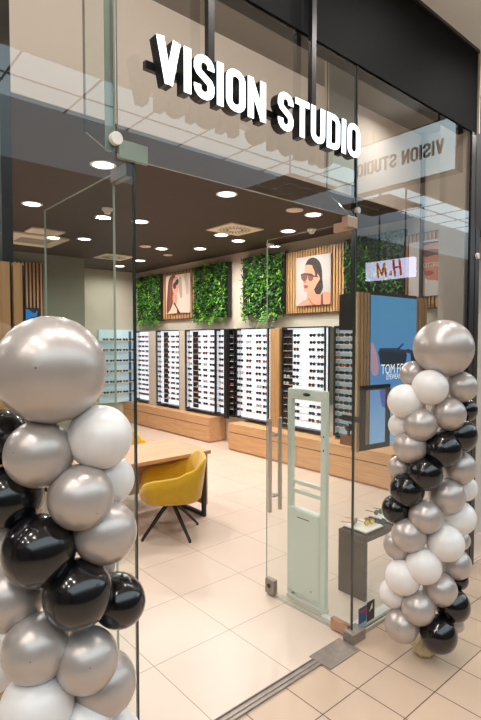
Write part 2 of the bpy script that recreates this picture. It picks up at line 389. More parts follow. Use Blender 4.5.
# ------------------------------------------------------------------ lit sign  VISION STUDIO
def strokes(ch):
    # condensed bold letters as thick strokes in a 0.5 x 1 cell: list of (closed, points)
    t = .085; w_ = .50
    def rr(x0, x1, y0, y1, r, n=6, left=True):
        p = []
        for cx, cy, a0 in ((x1 - r, y1 - r, 90), (x1 - r, y0 + r, 0)):
            for i in range(n + 1):
                a = math.radians(a0 - 90 * i / n); p.append((cx + r * math.cos(a), cy + r * math.sin(a)))
        if left:
            for cx, cy, a0 in ((x0 + r, y0 + r, -90), (x0 + r, y1 - r, 180)):
                for i in range(n + 1):
                    a = math.radians(a0 - 90 * i / n); p.append((cx + r * math.cos(a), cy + r * math.sin(a)))
        return p
    if ch == 'I': return .17, [(0, [(t, 0), (t, 1)])]
    if ch == 'V': return .54, [(0, [(.09, 1.0), (.27, .03)]), (0, [(.45, 1.0), (.27, .03)])]
    if ch == 'T': return .47, [(0, [(0, 1 - t), (.47, 1 - t)]), (0, [(.235, 0), (.235, 1 - t)])]
    if ch == 'N': return .52, [(0, [(t, 0), (t, 1)]), (0, [(.52 - t, 0), (.52 - t, 1)]), (0, [(t, .93), (.52 - t, .07)])]
    if ch == 'O': return .52, [(1, rr(t, .52 - t, t, 1 - t, .17))]
    if ch == 'D': return .51, [(1, [(t, 1 - t)] + rr(t, .51 - t, t, 1 - t, .17, left=False) + [(t, t)])]
    if ch == 'U':
        p = [(t, 1)]
        for i in range(9):
            a = math.radians(180 + 180 * i / 8); p.append((.255 + .17 * math.cos(a), .255 + .17 * math.sin(a)))
        return .51, [(0, p + [(.51 - t, 1)])]
    if ch == 'S':
        p = []
        cx, R = .245, .162
        for i in range(8):
            a = math.radians(0 + 180 * i / 7); p.append((cx + R * math.cos(a), 1 - t - R + R * math.sin(a)))
        p.insert(0, (cx + R, .70))
        p += [(cx - R, .66), (cx - R * .75, .585), (cx + R * .75, .42), (cx + R, .34)]
        for i in range(8):
            a = math.radians(0 - 180 * i / 7); p.append((cx + R * math.cos(a), t + R + R * math.sin(a)))
        p.append((cx - R, .31))
        return .49, [(0, p)]
    return .24, []
def stroke_poly(closed, pts, hw):
    n = len(pts); L_ = []; R_ = []
    for i in range(n):
        p = Vector(pts[i]).to_2d()
        a = Vector(pts[i - 1]).to_2d() if (i > 0 or closed) else None
        b = Vector(pts[(i + 1) % n]).to_2d() if (i < n - 1 or closed) else None
        d1 = (p - a).normalized() if a is not None and (p - a).length > 1e-6 else None
        d2 = (b - p).normalized() if b is not None and (b - p).length > 1e-6 else None
        if d1 is None: d1 = d2
        if d2 is None: d2 = d1
        n1 = Vector((-d1.y, d1.x)); n2 = Vector((-d2.y, d2.x)); m_ = (n1 + n2)
        m_ = m_.normalized() if m_.length > 1e-4 else n1
        k = hw / max(.5, m_.dot(n1))
        L_.append(p + m_ * k); R_.append(p - m_ * k)
    return L_, R_
def letter(ch, fn, d0, d1, hw=.085):
    wd, sts = strokes(ch); mb = MB()
    for closed, pts in sts:
        if ch == 'D' and closed: pts = pts
        Lp, Rp = stroke_poly(closed, pts, hw); n = len(Lp)
        rng = range(n) if closed else range(n - 1)
        for i in rng:
            j = (i + 1) % n; q = [Lp[i], Lp[j], Rp[j], Rp[i]]
            vf = [fn(v.x, v.y, d0) for v in q]; vb = [fn(v.x, v.y, d1) for v in q]
            mb.add(vf, [(0, 1, 2, 3)], 0); mb.add(vb, [(3, 2, 1, 0)], 1)
            mb.add(vf + vb, [(0, 4, 5, 1), (3, 2, 6, 7)], 1)
            if not closed and i == 0: mb.add(vf + vb, [(0, 3, 7, 4)], 1)
            if not closed and i == n - 2: mb.add(vf + vb, [(1, 5, 6, 2)], 1)
    return wd, mb
SX0, SX1, SZ, SHT, SYF = 1.146, 2.566, 3.085, .197, 1.87
sign = thing('lit_sign', (1.85, SYF, SZ), 'illuminated white letter sign with black sides hung above the entrance', 'sign')
word = 'VISION STUDIO'
GAP = .062
tot = sum(strokes(c)[0] + GAP for c in word) - GAP
kx = (SX1 - SX0) / tot; x = 0
for c in word:
    if c != ' ':
        f = lambda u, v, d, x=x: (SX0 + (x + u) * kx, d, SZ + v * SHT)
        wd, mb = letter(c, f, SYF, SYF + .055); mb.build('letter', [M['signface'], M['black']], sign)
    x += strokes(c)[0] + GAP
box(1.13, 2.56, SYF + .056, SYF + .08, SZ + .07, SZ + .105).build('mounting_rail', M['black'], sign)
for xx in (at_y(210, 60, 1.94).x, at_y(312.5, 60, 1.94).x): box(xx - .018, xx + .018, SYF + .057, SYF + .087, SZ + .10, 4.43).build('hanging_pole', M['black'], sign)

# blade signs further along the mall (seen mirrored in the right glass)
bl = thing('blade_sign', (5.0, .9, 3.98), 'pale lightbox sign with dark lettering, mirrored in the right glass', 'sign')
box(5.0, 5.12, .28, 1.53, 3.70, 4.26).build('sign_box', M['black'], bl)
box(4.992, 5.0, .30, 1.51, 3.72, 4.24).build('lit_face', M['bladeface'], bl)
M['signtext'] = mat('sign_text_dark', (52, 48, 46), .5)
bx = 1.40; tt = MB(); x = 0; kk = 1.08 / tot
for c in word:
    if c != ' ':
        wd, mb = letter(c, lambda u, v, d, x=x: (d, 1.40 - (x + u) * kk, 3.905 + v * .15), 4.985, 4.991)
        o = len(tt.v); tt.v += mb.v; tt.f += [[o + i for i in fc] for fc in mb.f]; tt.m += [0] * len(mb.f); tt.sm += mb.sm
    x += strokes(c)[0] + GAP
tt.build('sign_lettering', M['signtext'], bl)
for yy in (.5, 1.3): MB().tube((5.06, yy, 4.26), (5.06, yy, 4.43), .012).build('hanger', M['black'], bl)
hm = thing('blade_sign', (9.0, -1.85, 3.42), 'white lightbox sign with red letters, mirrored in the right glass', 'sign')
box(9.0, 9.12, -2.39, -1.29, 3.235, 3.615).build('lit_face', M['hmface'], hm)
HW = {'H': (.52, [(0, [(.07, 0), (.07, 1)]), (0, [(.45, -.05), (.45, 1.05)]), (0, [(0, .5), (.52, .56)])]),
      'M': (.70, [(0, [(.07, 0), (.09, 1)]), (0, [(.09, 1), (.34, .12)]), (0, [(.34, .12), (.60, 1)]), (0, [(.60, 1), (.63, 0)])])}
_st = strokes
def strokes(ch): return HW[ch] if ch in HW else _st(ch)
for ch_, y_, z_, sz_ in (('H', -1.52, 3.28, .31), ('M', -1.86, 3.28, .29)):
    wd, mb = letter(ch_, lambda u, v, d: (d, y_ - (u + v * .12) * sz_ * 1.15, z_ + v * sz_), 8.985, 8.999, .055)
    mb.build('letter', [M['hmred'], M['hmred']], hm)
text_mesh('&', .13, M['hmred'], 'letter', lambda u, v, d: (8.985, -1.745 - u, 3.30 + v), sx=.8, bold=.004, parent=hm)
strokes = _st
for yy in (-2.1, -1.5): MB().tube((9.06, yy, 3.615), (9.06, yy, 7.4), .015).build('hanger', M['black'], hm)

for X_, Y_, lab in ((8.9, -4.5, 'dark nine-plate ceiling fixture mirrored above the open doorway'), (11.9, -4.0, 'dark nine-plate ceiling fixture mirrored right of the door jamb')):
    t = thing('pendant_fixture', (X_, Y_, 5.6), lab, 'ceiling fixture')
    for i in (-1, 0, 1):
        for j in (-1, 0, 1): box(X_ + i * .55 - .24, X_ + i * .55 + .24, Y_ + j * .55 - .24, Y_ + j * .55 + .24, 5.6, 5.63).build('plate', M['dark'], t)
    MB().tube((X_, Y_, 5.63), (X_, Y_, 7.38), .02).build('suspension_rod', M['dark'], t)
# ------------------------------------------------------------------ ceiling items
ORD = ['first', 'second', 'third', 'fourth', 'fifth', 'sixth', 'seventh', 'eighth', 'ninth', 'tenth', 'eleventh', 'twelfth', 'thirteenth', 'fourteenth', 'fifteenth', 'sixteenth', 'seventeenth', 'eighteenth', 'nineteenth', 'twentieth'] + ['twenty-' + q for q in ('first', 'second', 'third', 'fourth', 'fifth', 'sixth', 'seventh', 'eighth', 'ninth')]
def add_light(x, y, z, r, W, col=(1, .955, .915), spread=160, name='lamp_light', par=None):
    ld = bpy.data.lights.new(name, 'AREA'); ld.shape = 'DISK'; ld.size = 2 * r; ld.energy = W; ld.color = col; ld.spread = math.radians(spread)
    o = bpy.data.objects.new(name, ld); COL.objects.link(o); o.location = (x, y, z)
    if par is not None: o.parent = par; o.matrix_parent_inverse = Matrix.Translation(-Vector(par.location))
    return o
def downlight(x, y, z, label, W, r=.095, group='recessed ceiling downlights'):
    t = thing('ceiling_light', (x, y, z), label, 'ceiling light', group)
    T = Matrix.Translation((x, y, z))
    MB().lathe([(r, -.001), (r + .02, -.008), (r + .028, -.004), (r + .028, 0)], 28, T=T).build('trim_ring', M['white'], t)
    MB().lathe([(0.001, -.004), (r, -.004)], 28, T=T).build('lens', M['lamp'], t)
    add_light(x, y, z - .012, r, W, par=t)
vis = [(3.67, 4.49), (2.18, 4.51), (2.14, 6.36), (3.52, 8.0), (3.60, 6.31), (4.95, 7.93), (5.02, 6.28), (5.53, 6.46), (5.48, 7.47), (5.35, 9.41), (5.13, 4.47), (5.61, 5.39), (5.40, 10.4)]
def pxx(x, y):
    v = Vector((x, y, ZC)) - CAM; return CX + F * v.dot(RT) / v.dot(FW)
for i, (x, y) in enumerate(sorted(vis, key=lambda p: pxx(*p))):
    downlight(x, y, ZC, 'round recessed light in the brown shop ceiling, %s of thirteen counted from the left' % ORD[i], LAMP_IN)
for i, (x, y) in enumerate([(.7, 4.5), (.7, 6.4), (.7, 8.2), (-.9, 4.5), (-.9, 6.4), (-.9, 8.2), (-2.8, 5.5)]):  # unseen lamps added off to the left to fill the interior with light
    downlight(x, y, ZC, 'added unseen round recessed light in the shop ceiling beyond the left edge, %s there' % ORD[i], LAMP_IN)
p = CAM + (FW + RT * ((410 - CX) / F) + UP * ((CY - 96) / F)) * (2.7 / ((FW + RT * ((410 - CX) / F) + UP * ((CY - 96) / F)).z))
for i, (x, y) in enumerate([(p.x, p.y)]):
    downlight(x, y, 4.7, ['small recessed light above the entrance beside the black fascia edge', 'recessed light over the entrance hidden behind the fascia', 'recessed light over the left glass', 'recessed light over the far right end'][i], 10, .05, 'entrance soffit lights')
t = thing('added_light_strip', (1.5, 2.2, 4.45), 'added unseen light strip behind the black fascia washing the beige bulkhead', 'light')  # unseen strip added behind the fascia to brighten the bulkhead
box(-3, 4.2, 2.13, 2.17, 4.45, 4.6).build('added_strip_body', M['white'], t)
ld = bpy.data.lights.new('added_strip_light', 'AREA'); ld.shape = 'RECTANGLE'; ld.size = 7; ld.size_y = .08; ld.energy = 52; ld.color = (1, .95, .92)
lo = bpy.data.objects.new('added_strip_light', ld); COL.objects.link(lo); lo.location = (.6, 2.18, 4.52); lo.rotation_euler = (math.radians(68), 0, 0); lo.parent = t; lo.matrix_parent_inverse = Matrix.Translation(-Vector(t.location))
for i, (x, y) in enumerate([(-.7, .3), (-2.2, .2), (-3.2, 1.3), (-2, 1.3), (-.8, 1.3), (.4, 1.35), (1.3, 1.35), (2.2, 1.35), (3.2, 1.35), (4.5, 1.35), (6, 1.3), (7.6, 1.3)]):  # first two are added, unseen, to light the left balloons from the front
    downlight(x, y, 4.43, 'unseen round recessed light in the mall ceiling over the walkway, %s of twelve' % ORD[i], LAMP_MALL, .07, 'mall ceiling downlights')
def vent(x0, x1, y0, y1, label, rnd=True):
    t = thing('ceiling_vent', ((x0 + x1) / 2, (y0 + y1) / 2, ZC), label, 'air vent')
    box(x0, x1, y0, y1, ZC - .02, ZC).build('vent_plate', M['vent'], t, .004)
    mb = MB(); cx, cy = (x0 + x1) / 2, (y0 + y1) / 2
    for k in range(24):
        for rr_, q in ((.22, 1), (.17, 1), (.12, 1)):
            a = 2 * PI * k / 24; T = Matrix.Translation((cx + rr_ * math.cos(a), cy + rr_ * math.sin(a), ZC - .022)) @ Matrix.Rotation(a, 4, 'Z')
            mb.box(-.018, .018, -.006, .006, 0, .003, T=T)
    mb.build('swirl_slots', M['rubber'], t)
vent(4.58, 5.21, 5.5, 6.1, 'square cream swirl air diffuser in the ceiling, seen through the open doorway')
vent(4.4, 5.0, 9.0, 9.6, 'square cream air diffuser seen through the left glass door')
ca = thing('ceiling_cassette', (2.9, 8.5, ZC), 'large flat cream air conditioning cassette seen through the left glass', 'air conditioner')
box(2.42, 3.3, 8.05, 8.95, ZC - .05, ZC).build('cassette_panel', M['vent'], ca, .02)
g = MB()
for k in range(6): g.box(2.6, 3.1, 8.25 + k * .08, 8.29 + k * .08, ZC - .054, ZC - .05)
g.build('grille', M['wallgrey'], ca)
g = MB().box(2.55, 3.05, 7.6, 7.95, ZC - .03, ZC)
tag(g.build('ceiling_speaker', M['vent'], None, .01), 'small flat cream ceiling panel in front of the air conditioning cassette', 'ceiling panel')
for (x, y, r, lab) in ((4.61, 7.92, .1, 'flat round cream ceiling speaker nearest the black glass edge'), (5.41, 8.43, .09, 'flat round cream ceiling speaker, small one deep in the shop'), (4.77, 4.47, .11, 'flat round cream ceiling speaker above the right glass door')):
    tag(MB().lathe([(0.001, -.012), (r * .8, -.012), (r, -.006), (r, 0)], 28, T=Matrix.Translation((x, y, ZC))).build('ceiling_speaker', M['vent']), lab, 'ceiling speaker', 'round ceiling speakers')
for (x, y, nm, lab) in ((2.93, 5.96, 'smoke_detector', 'white smoke detector on the ceiling seen through the left door'), (5.77, 5.06, 'smoke_detector', 'small white dome detector on the ceiling above the right picture'), (6.12, 6.31, 'security_camera', 'small white dome camera on the wall ceiling line')):
    tag(MB().lathe([(0.001, -.075), (.03, -.07), (.045, -.045), (.05, -.03), (.065, -.028), (.07, -.004), (.07, 0)], 20, T=Matrix.Translation((x, y, ZC))).build(nm, M['white']), lab, 'detector' if 'smoke' in nm else 'camera')

# ------------------------------------------------------------------ greenery panels and pictures
def leafpanel(y0, y1, label):
    t = thing('green_wall_panel', (XW, (y0 + y1) / 2, 2.42), label, 'green wall', 'foliage wall panels')
    box(6.19, 6.28, y0, y1, 2.44, 3.50).build('backing_box', M['black'], t)
    mb = MB(); Wd = y1 - y0
    n = int(950 * Wd)
    for i in range(n):
        y = random.uniform(y0 + .01, y1 - .01); z = 2.42 + 1.08 * random.random()
        if i < n * .07: z = random.uniform(2.34, 2.46)
        clump = math.sin(y * 9.1) * math.cos(z * 8.3 + y * 3)
        x = 6.19 - .03 * random.random() - .035 * max(0, clump)
        mi = 1 if (random.random() < .14 + .25 * max(0, math.sin(y * 7 + 1) * math.sin(z * 6.0))) else (2 if random.random() < .35 else 0)
        L_ = random.uniform(.05, .105); wd = L_ * random.uniform(.3, .45)
        d = Vector((-random.uniform(.15, .9), random.uniform(-1, 1), random.uniform(-1.1, .6))).normalized()
        s_ = d.cross(Vector((random.uniform(-.3, .3), random.uniform(-.3, .3), 1))).normalized()
        nn = d.cross(s_)
        p = Vector((x, y, z))
        vs = [p, p + d * L_ * .35 + s_ * wd * .5 + nn * .006, p + d * L_ * .75 + s_ * wd * .38, p + d * L_ - Vector((0, 0, .012)), p + d * L_ * .75 - s_ * wd * .38, p + d * L_ * .35 - s_ * wd * .5 + nn * .006, p + d * L_ * .5 - nn * .008]
        mb.add(vs, [(0, 1, 6), (1, 2, 6), (2, 3, 6), (3, 4, 6), (4, 5, 6), (5, 0, 6)], mi)
    # hanging fern fronds along the lower edge
    for k in range(int(6 * Wd)):
        y = random.uniform(y0 + .05, y1 - .05); sp_ = random.uniform(-.5, .5); p = Vector((6.15, y, 2.48)); v = Vector((-.03, sp_ * .03, -.012))
        for q in range(9):
            v += Vector((.001, 0, -.005)); v2 = p + v; dd = v.normalized()
            for sg in (-1, 1):
                s_ = Vector((0.2, sg, -.35)).normalized(); L_ = .055 * (1 - q / 11)
                mb.add([p, p + s_ * L_ * .5 + dd * .014, p + s_ * L_, p + s_ * L_ * .5 - dd * .008], [(0, 1, 2, 3)], 1 if k % 2 else 0)
            p = v2
    mb.build('foliage', [M['leaf1'], M['leaf2'], M['leaf3']], t)
leafpanel(9.93, 11.02, 'leafy green wall panel left of the picture of the long-haired woman')
leafpanel(7.54, 8.66, 'leafy green wall panel right of the picture of the long-haired woman')
leafpanel(6.03, 7.10, 'leafy green wall panel left of the picture of the dark-haired woman')
leafpanel(3.78, 4.76, 'leafy green wall panel right of the picture of the dark-haired woman')

PM = {}
def pm(c):
    if c not in PM: PM[c] = mat('print_%02x%02x%02x' % c, c, .55)
    return PM[c]
def slatpanel(y0, y1, z0, z1, label, poster, py0, py1, pz0, pz1, n):
    t = thing('slat_panel', (XW, (y0 + y1) / 2, z0), label, 'slat panel', 'oak slat panels with pictures')
    box(6.25, 6.28, y0, y1, z0, z1).build('backing_board', M['black'], t)
    mb = MB(); s = (y1 - y0) / n
    for i in range(n): mb.box(6.235, 6.255, y0 + s * i + s * .18, y0 + s * i + s * .82, z0 + .01, z1 - .01)
    mb.build('oak_slats', M['slat'], t)
    return t
def poster(y0, y1, z0, z1, shapes, bg, label, name='framed_picture'):
    t = thing(name, (6.23, (y0 + y1) / 2, z0), label, 'picture', 'portrait pictures on the slat panels')
    box(6.205, 6.235, y0, y1, z0, z1).build('canvas', pm(bg), t)
    for k, (nm, c, pts) in enumerate(shapes):
        # u: 0 = left in the photo (far end, high Y), v: 0 = top
        MB().prism([(y1 - u * (y1 - y0), z1 - v * (z1 - z0)) for u, v in pts], lambda a, b, d: (d, a, b), 6.2045 - .0006 * k, 6.2049).build(nm, pm(c), t)
    return t
def conv(pts, x0, x1, yt0, yt1, yb0, yb1):
    r = []
    for x, y in pts:
        u = (x - x0) / (x1 - x0); a = yt0 + (yt1 - yt0) * u; b = yb0 + (yb1 - yb0) * u; r.append((min(1, max(0, u)), min(1, max(0, (y - a) / (b - a)))))
    return r
def smooth(pts, it=2):
    # closed Catmull-Rom curve through the given points
    q = []; n = len(pts)
    for i in range(n):
        p0, p1, p2, p3 = pts[i - 1], pts[i], pts[(i + 1) % n], pts[(i + 2) % n]
        for t in (0, .33, .66):
            q.append(tuple(.5 * (2 * p1[k] + (p2[k] - p0[k]) * t + (2 * p0[k] - 5 * p1[k] + 4 * p2[k] - p3[k]) * t * t + (3 * p1[k] - p0[k] - 3 * p2[k] + p3[k]) * t ** 3) for k in (0, 1)))
    return q
slatpanel(4.81, 6.06, 2.43, 3.48, 'oak slat wall panel behind the picture of the dark-haired woman', None, 0, 0, 0, 0, 22)
A = (62, 428, 112, 65, 578, 560)
c2 = lambda pts, s=1: conv(smooth(pts) if s else pts, *A)
poster(5.05, 5.77, 2.555, 3.345, [
    ('hair', (48, 36, 32), c2([(158, 190), (180, 140), (225, 108), (280, 115), (322, 160), (340, 230), (345, 320), (352, 400), (330, 450), (310, 470), (280, 460), (255, 420), (250, 300), (230, 210), (170, 200)])),
    ('shoulders', (204, 142, 116), c2([(90, 575), (125, 535), (180, 505), (185, 440), (250, 410), (280, 460), (330, 462), (370, 440), (428, 455), (428, 562), (250, 572)])),
    ('face', (212, 146, 116), c2([(160, 185), (200, 175), (250, 190), (278, 240), (310, 285), (318, 320), (290, 360), (262, 410), (225, 430), (185, 440), (155, 430), (148, 400), (140, 370), (145, 340), (135, 320), (152, 270), (158, 220)])),
    ('hair_edge', (56, 42, 36), c2([(272, 200), (290, 240), (290, 290), (276, 290), (262, 240), (240, 195), (240, 170)])),
    ('nose_shadow', (176, 110, 84), c2([(150, 310), (168, 330), (175, 350), (150, 352), (140, 335)])),
    ('sunglass_lens', (120, 70, 62), c2([(195, 268), (235, 262), (250, 285), (246, 320), (225, 335), (200, 325), (190, 295)])),
    ('sunglass_lens', (112, 66, 58), c2([(118, 285), (150, 268), (182, 275), (182, 310), (160, 335), (130, 325), (118, 305)])),
    ('sunglass_frame', (70, 50, 46), c2([(112, 268), (150, 255), (235, 262), (245, 278), (300, 288), (298, 300), (245, 292), (190, 280), (150, 270), (115, 282)], 0)),
    ('lips', (150, 64, 62), c2([(150, 378), (172, 372), (196, 384), (178, 404), (155, 400)])),
    ('strap', (104, 62, 58), c2([(335, 470), (350, 460), (354, 568), (332, 568)], 0)),
    ('necklace', (150, 96, 74), c2([(195, 500), (240, 560), (290, 575), (284, 569), (242, 552), (200, 498)], 0)),
], (184, 172, 170), 'square picture of a dark-haired woman in tinted sunglasses on oak slats')
slatpanel(8.68, 9.95, 2.45, 3.50, 'oak slat wall panel behind the picture of the long-haired woman', None, 0, 0, 0, 0, 12)
A1 = (143, 385, 183, 155, 490, 480)
c1 = lambda pts, s=1: conv(smooth(pts) if s else pts, *A1)
poster(8.82, 9.76, 2.58, 3.42, [
    ('background_streak', (176, 152, 132), c1([(280, 200), (300, 200), (310, 340), (290, 360), (275, 280)])),
    ('background_streak', (190, 168, 148), c1([(330, 180), (350, 170), (375, 300), (350, 330), (340, 250)])),
    ('hair', (104, 54, 38), c1([(180, 200), (205, 178), (240, 176), (236, 215), (215, 260), (222, 330), (215, 400), (190, 450), (155, 488), (150, 420), (158, 320), (166, 250)])),
    ('shoulder', (236, 186, 160), c1([(176, 488), (195, 455), (225, 405), (252, 400), (262, 430), (275, 470), (282, 486)], 0)),
    ('neck', (206, 138, 112), c1([(215, 340), (245, 320), (258, 345), (252, 405), (222, 415)])),
    ('face', (214, 146, 120), c1([(216, 225), (235, 195), (258, 186), (270, 205), (266, 235), (276, 262), (270, 285), (272, 305), (255, 325), (232, 330), (214, 300)])),
    ('sunglasses', (36, 24, 28), c1([(218, 250), (240, 228), (262, 205), (275, 215), (270, 245), (252, 258), (245, 282), (226, 284)])),
    ('hair_strand', (132, 70, 48), c1([(200, 215), (206, 220), (196, 300), (200, 380), (180, 450), (172, 450), (188, 380), (186, 300)])),
    ('strap', (50, 34, 34), c1([(225, 405), (236, 398), (262, 440), (290, 485), (262, 485), (256, 450)], 0)),
], (214, 196, 180), 'square picture of a long-haired woman in profile wearing black sunglasses')
slatpanel(3.02, 3.79, 2.41, 3.42, 'oak slat wall panel at the far right behind the close-up face picture', None, 0, 0, 0, 0, 14)
A3 = (65, 282, 265, 240, 585, 572)
c3 = lambda pts, s=1: conv(smooth(pts) if s else pts, *A3)
p3 = poster(3.18, 3.71, 2.575, 3.30, [
    ('hair', (66, 44, 36), c3([(140, 270), (190, 262), (275, 262), (281, 300), (240, 300), (160, 310), (140, 300)])),
    ('face', (196, 130, 104), c3([(150, 285), (281, 290), (281, 560), (262, 565), (250, 520), (232, 490), (190, 485), (160, 470), (165, 440), (150, 430), (140, 395), (135, 370), (150, 340)])),
    ('sunglasses', (104, 62, 52), c3([(150, 315), (200, 305), (281, 312), (281, 335), (215, 340), (160, 350)])),
    ('lips', (158, 80, 70), c3([(160, 435), (195, 430), (215, 445), (185, 460), (162, 455)])),
], (206, 196, 194), 'picture of a close-up face in profile with pale lettering at the far right')
text_mesh('OTTEGA', .075, M['white'], 'lettering', lambda u, v, d: (6.198, 3.50 - u, 2.95 + v), sx=.9, bold=.001, parent=p3)

# ------------------------------------------------------------------ eyewear display bays
def eyeglasses_mesh(name, lens, frame, shape=0):
    # a folded-open pair facing -X, 0.14 wide on Y, base at z=0
    mb = MB()
    for sg in (-1, 1):
        cy = sg * .036; n = 10; ring = []
        for i in range(n):
            a = 2 * PI * i / n
            ry = .030; rz = .022 if shape == 0 else .025
            yy = ry * math.cos(a); zz = rz * math.sin(a)
            if shape == 1 and zz < 0: yy *= .85
            ring.append((yy, zz))
        fr = [(-.004, cy + y * 1.14, .026 + z * 1.16) for y, z in ring]; bk = [(.004, cy + y * 1.14, .026 + z * 1.16) for y, z in ring]
        mb.add(fr + bk, [tuple(range(n)), tuple(range(2 * n - 1, n - 1, -1))] + [(i, n + i, n + (i + 1) % n, (i + 1) % n) for i in range(n)], 1)
        ln = [(-.0055, cy + y * .9, .026 + z * .9) for y, z in ring]; mb.add(ln, [tuple(range(n))], 0)
        mb.add([(0, sg * .066, .04), (0, sg * .071, .04), (.12, sg * .066, .028), (.12, sg * .062, .028), (0, sg * .066, .034), (0, sg * .071, .034), (.12, sg * .066, .022), (.12, sg * .062, .022)],
               [(0, 1, 2, 3), (4, 7, 6, 5), (0, 4, 5, 1), (2, 6, 7, 3), (1, 5, 6, 2), (0, 3, 7, 4)], 1)
    mb.box(-.003, .003, -.009, .009, .030, .036, 1)
    me = bpy.data.meshes.new(name); me.from_pydata(mb.v, [], mb.f); me.materials.append(lens); me.materials.append(frame)
    for p, mi in zip(me.polygons, mb.m): p.material_index = mi
    return me
kinds = [('black', (18, 18, 20), (24, 22, 24)), ('brown', (70, 40, 28), (96, 58, 34)), ('dark blue', (26, 40, 74), (30, 34, 48)), ('grey', (70, 74, 80), (48, 46, 48)), ('amber', (150, 80, 44), (60, 36, 26)), ('green', (30, 66, 50), (34, 38, 34)), ('black', (34, 30, 30), (16, 14, 14)), ('clear', (190, 186, 182), (120, 104, 96))]
GM = [(k[0], eyeglasses_mesh('eyeglasses', mat('lens_%d' % i, k[1], .12, coat=.5), mat('frame_%d' % i, k[2], .3), i % 2)) for i, k in enumerate(kinds)]
M['dark_stock'] = mat('dark_stock_strip', (58, 50, 50), .6, noise=.5, nscale=9)  # dark brown boxes and glasses as one mottled strip
ROWZ = [2.075 - .1135 * i for i in range(13)]
BZ0, BZ1 = .54, 2.21; XF = 6.09
def YB(px, X=6.12): return at_x(px, 380, X).y
def bay(y0, y1, where, cols, dark=None, mirror_side=True, panel='lit'):
    # y1 > y0; y1 is the deep (photo-left) end
    t = thing('eyewear_display', (6.28, (y0 + y1) / 2, BZ0), 'tall backlit %s with shelves of glasses' % where, 'display shelf', 'eyewear display bays')
    box(6.20, 6.28, y0, y1, BZ0 + .02, BZ1 - .02).build('backlit_panel', M[panel], t)
    fr = MB()
    fr.box(XF, 6.28, y1, y1 + .025, BZ0, BZ1); fr.box(XF, XF + .03, y0 - .02, y0, BZ0, BZ1)
    fr.box(XF, 6.28, y0, y1, BZ1 - .02, BZ1); fr.box(XF, 6.28, y0, y1, BZ0, BZ0 + .02)
    fr.build('frame', M['black'], t)
    if mirror_side: box(XF + .01, 6.19, y1 - .006, y1 - .001, BZ0 + .04, BZ1 - .04).build('mirror_side', M['mirror'], t)
    for z in ROWZ: box(XF + .015, 6.20, y0, y1 - .007, z - .036, z - .030).build('shelf', M['shelf'], t)
    if dark: box(6.185, 6.199, dark[0], dark[1], BZ0 + .04, BZ1 - .04).build('dark_strip', M['dark_stock'], t)
    for r, z in enumerate(ROWZ):
        for c, yy in enumerate(cols):
            k = random.choices(range(8), [5, 4, 3, 3, 2, 1.5, 4, 1.2])[0]
            o = bpy.data.objects.new('eyeglasses', GM[k][1]); COL.objects.link(o)
            o.location = (XF + .03, yy + random.uniform(-.012, .012), z - .0295); o.rotation_euler.z = random.uniform(-.12, .12)
            pos = '' if len(cols) == 1 else (', %s from left' % ORD[c])
            tag(o, '%s glasses, %s shelf down%s, %s' % (GM[k][0], ORD[r], pos, where), 'glasses', 'glasses on the wall displays')
bay(YB(150), YB(137), 'display at the far corner', [YB(140), YB(143.5), YB(147)])
bay(YB(180), YB(158), 'display between two beige pillars', [YB(160), YB(168), YB(173), YB(178)], (YB(165.5), YB(161.5)))
bay(YB(215.5), YB(187), 'display right of the pillars', [YB(190), YB(199), YB(205.5), YB(212)], (YB(195.5), YB(190.5)))
bay(YB(225), YB(217.5), 'narrow end display', [YB(221)])
bay(YB(268.5), YB(238), 'display left of the gold column', [YB(240.5), YB(249), YB(258.5), YB(265.5)])
bay(YB(325), YB(284), 'display behind the security gate', [YB(286.5), YB(296), YB(312), YB(320)], (YB(289.5), YB(284.5)))
bay(YB(356), YB(336), 'display beside the hanging screen', [YB(338.5), YB(344), YB(350)], None, True, 'litblue')
tag(box(6.08, 6.28, YB(157) + .005, YB(150.5), .49, 2.2).build('wall_pillar', M['wall']), 'beige pillar between the first two displays from the left', 'pillar', None, 'structure')
tag(box(6.08, 6.28, YB(186), YB(180.8), .49, 2.2).build('wall_pillar', M['wall']), 'beige pillar between the second and third displays', 'pillar', None, 'structure')
tag(box(6.08, 6.12, YB(229), YB(225.8), .49, 2.2).build('dark_divider', M['black']), 'black upright divider at the end of the left displays', 'divider')
bay(YB(234.6), YB(230.2), 'narrow mirrored niche', [YB(232.3)], None, False, 'mirror')
mm = box(6.10, 6.28, YB(280), YB(271), .49, 2.19)
tag(mm.build('oak_column', M['oakZ']), 'narrow oak column between the two right displays', 'column')
tag(box(6.15, 6.28, YB(334.5), YB(326.5), .49, 2.19).build('mirror_column', M['mirror']), 'narrow mirror strip left of the last display', 'mirror')

# oak plinth cabinets
def plinth(y0, y1, x0, n, label, dh):
    t = thing('oak_cabinet', (x0, (y0 + y1) / 2, 0), label, 'cabinet')
    box(x0 + .03, 6.278, y0 + .02, y1, 0, .03).build('toe_kick', M['oakY'], t)
    box(x0 + .02, 6.279, y0, y1, .03, .465).build('carcass', M['oakY'], t)
    box(x0, 6.279, y0 - .005, y1, .465, .49).build('top_board', M['oakY'], t)
    box(x0 + .012, x0 + .019, y0 + .012, y1 - .01, .04, .46).build('shadow_gap', M['rubber'], t)  # dark sheet paints the shade in the gaps between drawer fronts
    s = (y1 - y0) / n
    for i in range(n):
        box(x0, x0 + .02, y0 + s * i + .003, y0 + s * (i + 1) - .003, .336, .462).build('drawer', M['oakY'], t)
        box(x0, x0 + .02, y0 + s * i + .003, y0 + s * (i + 1) - .003, .035, .324).build('drawer', M['oakY'], t)
plinth(7.74, 11.18, 5.87, 3, 'low oak drawer cabinet under the left displays', 0)
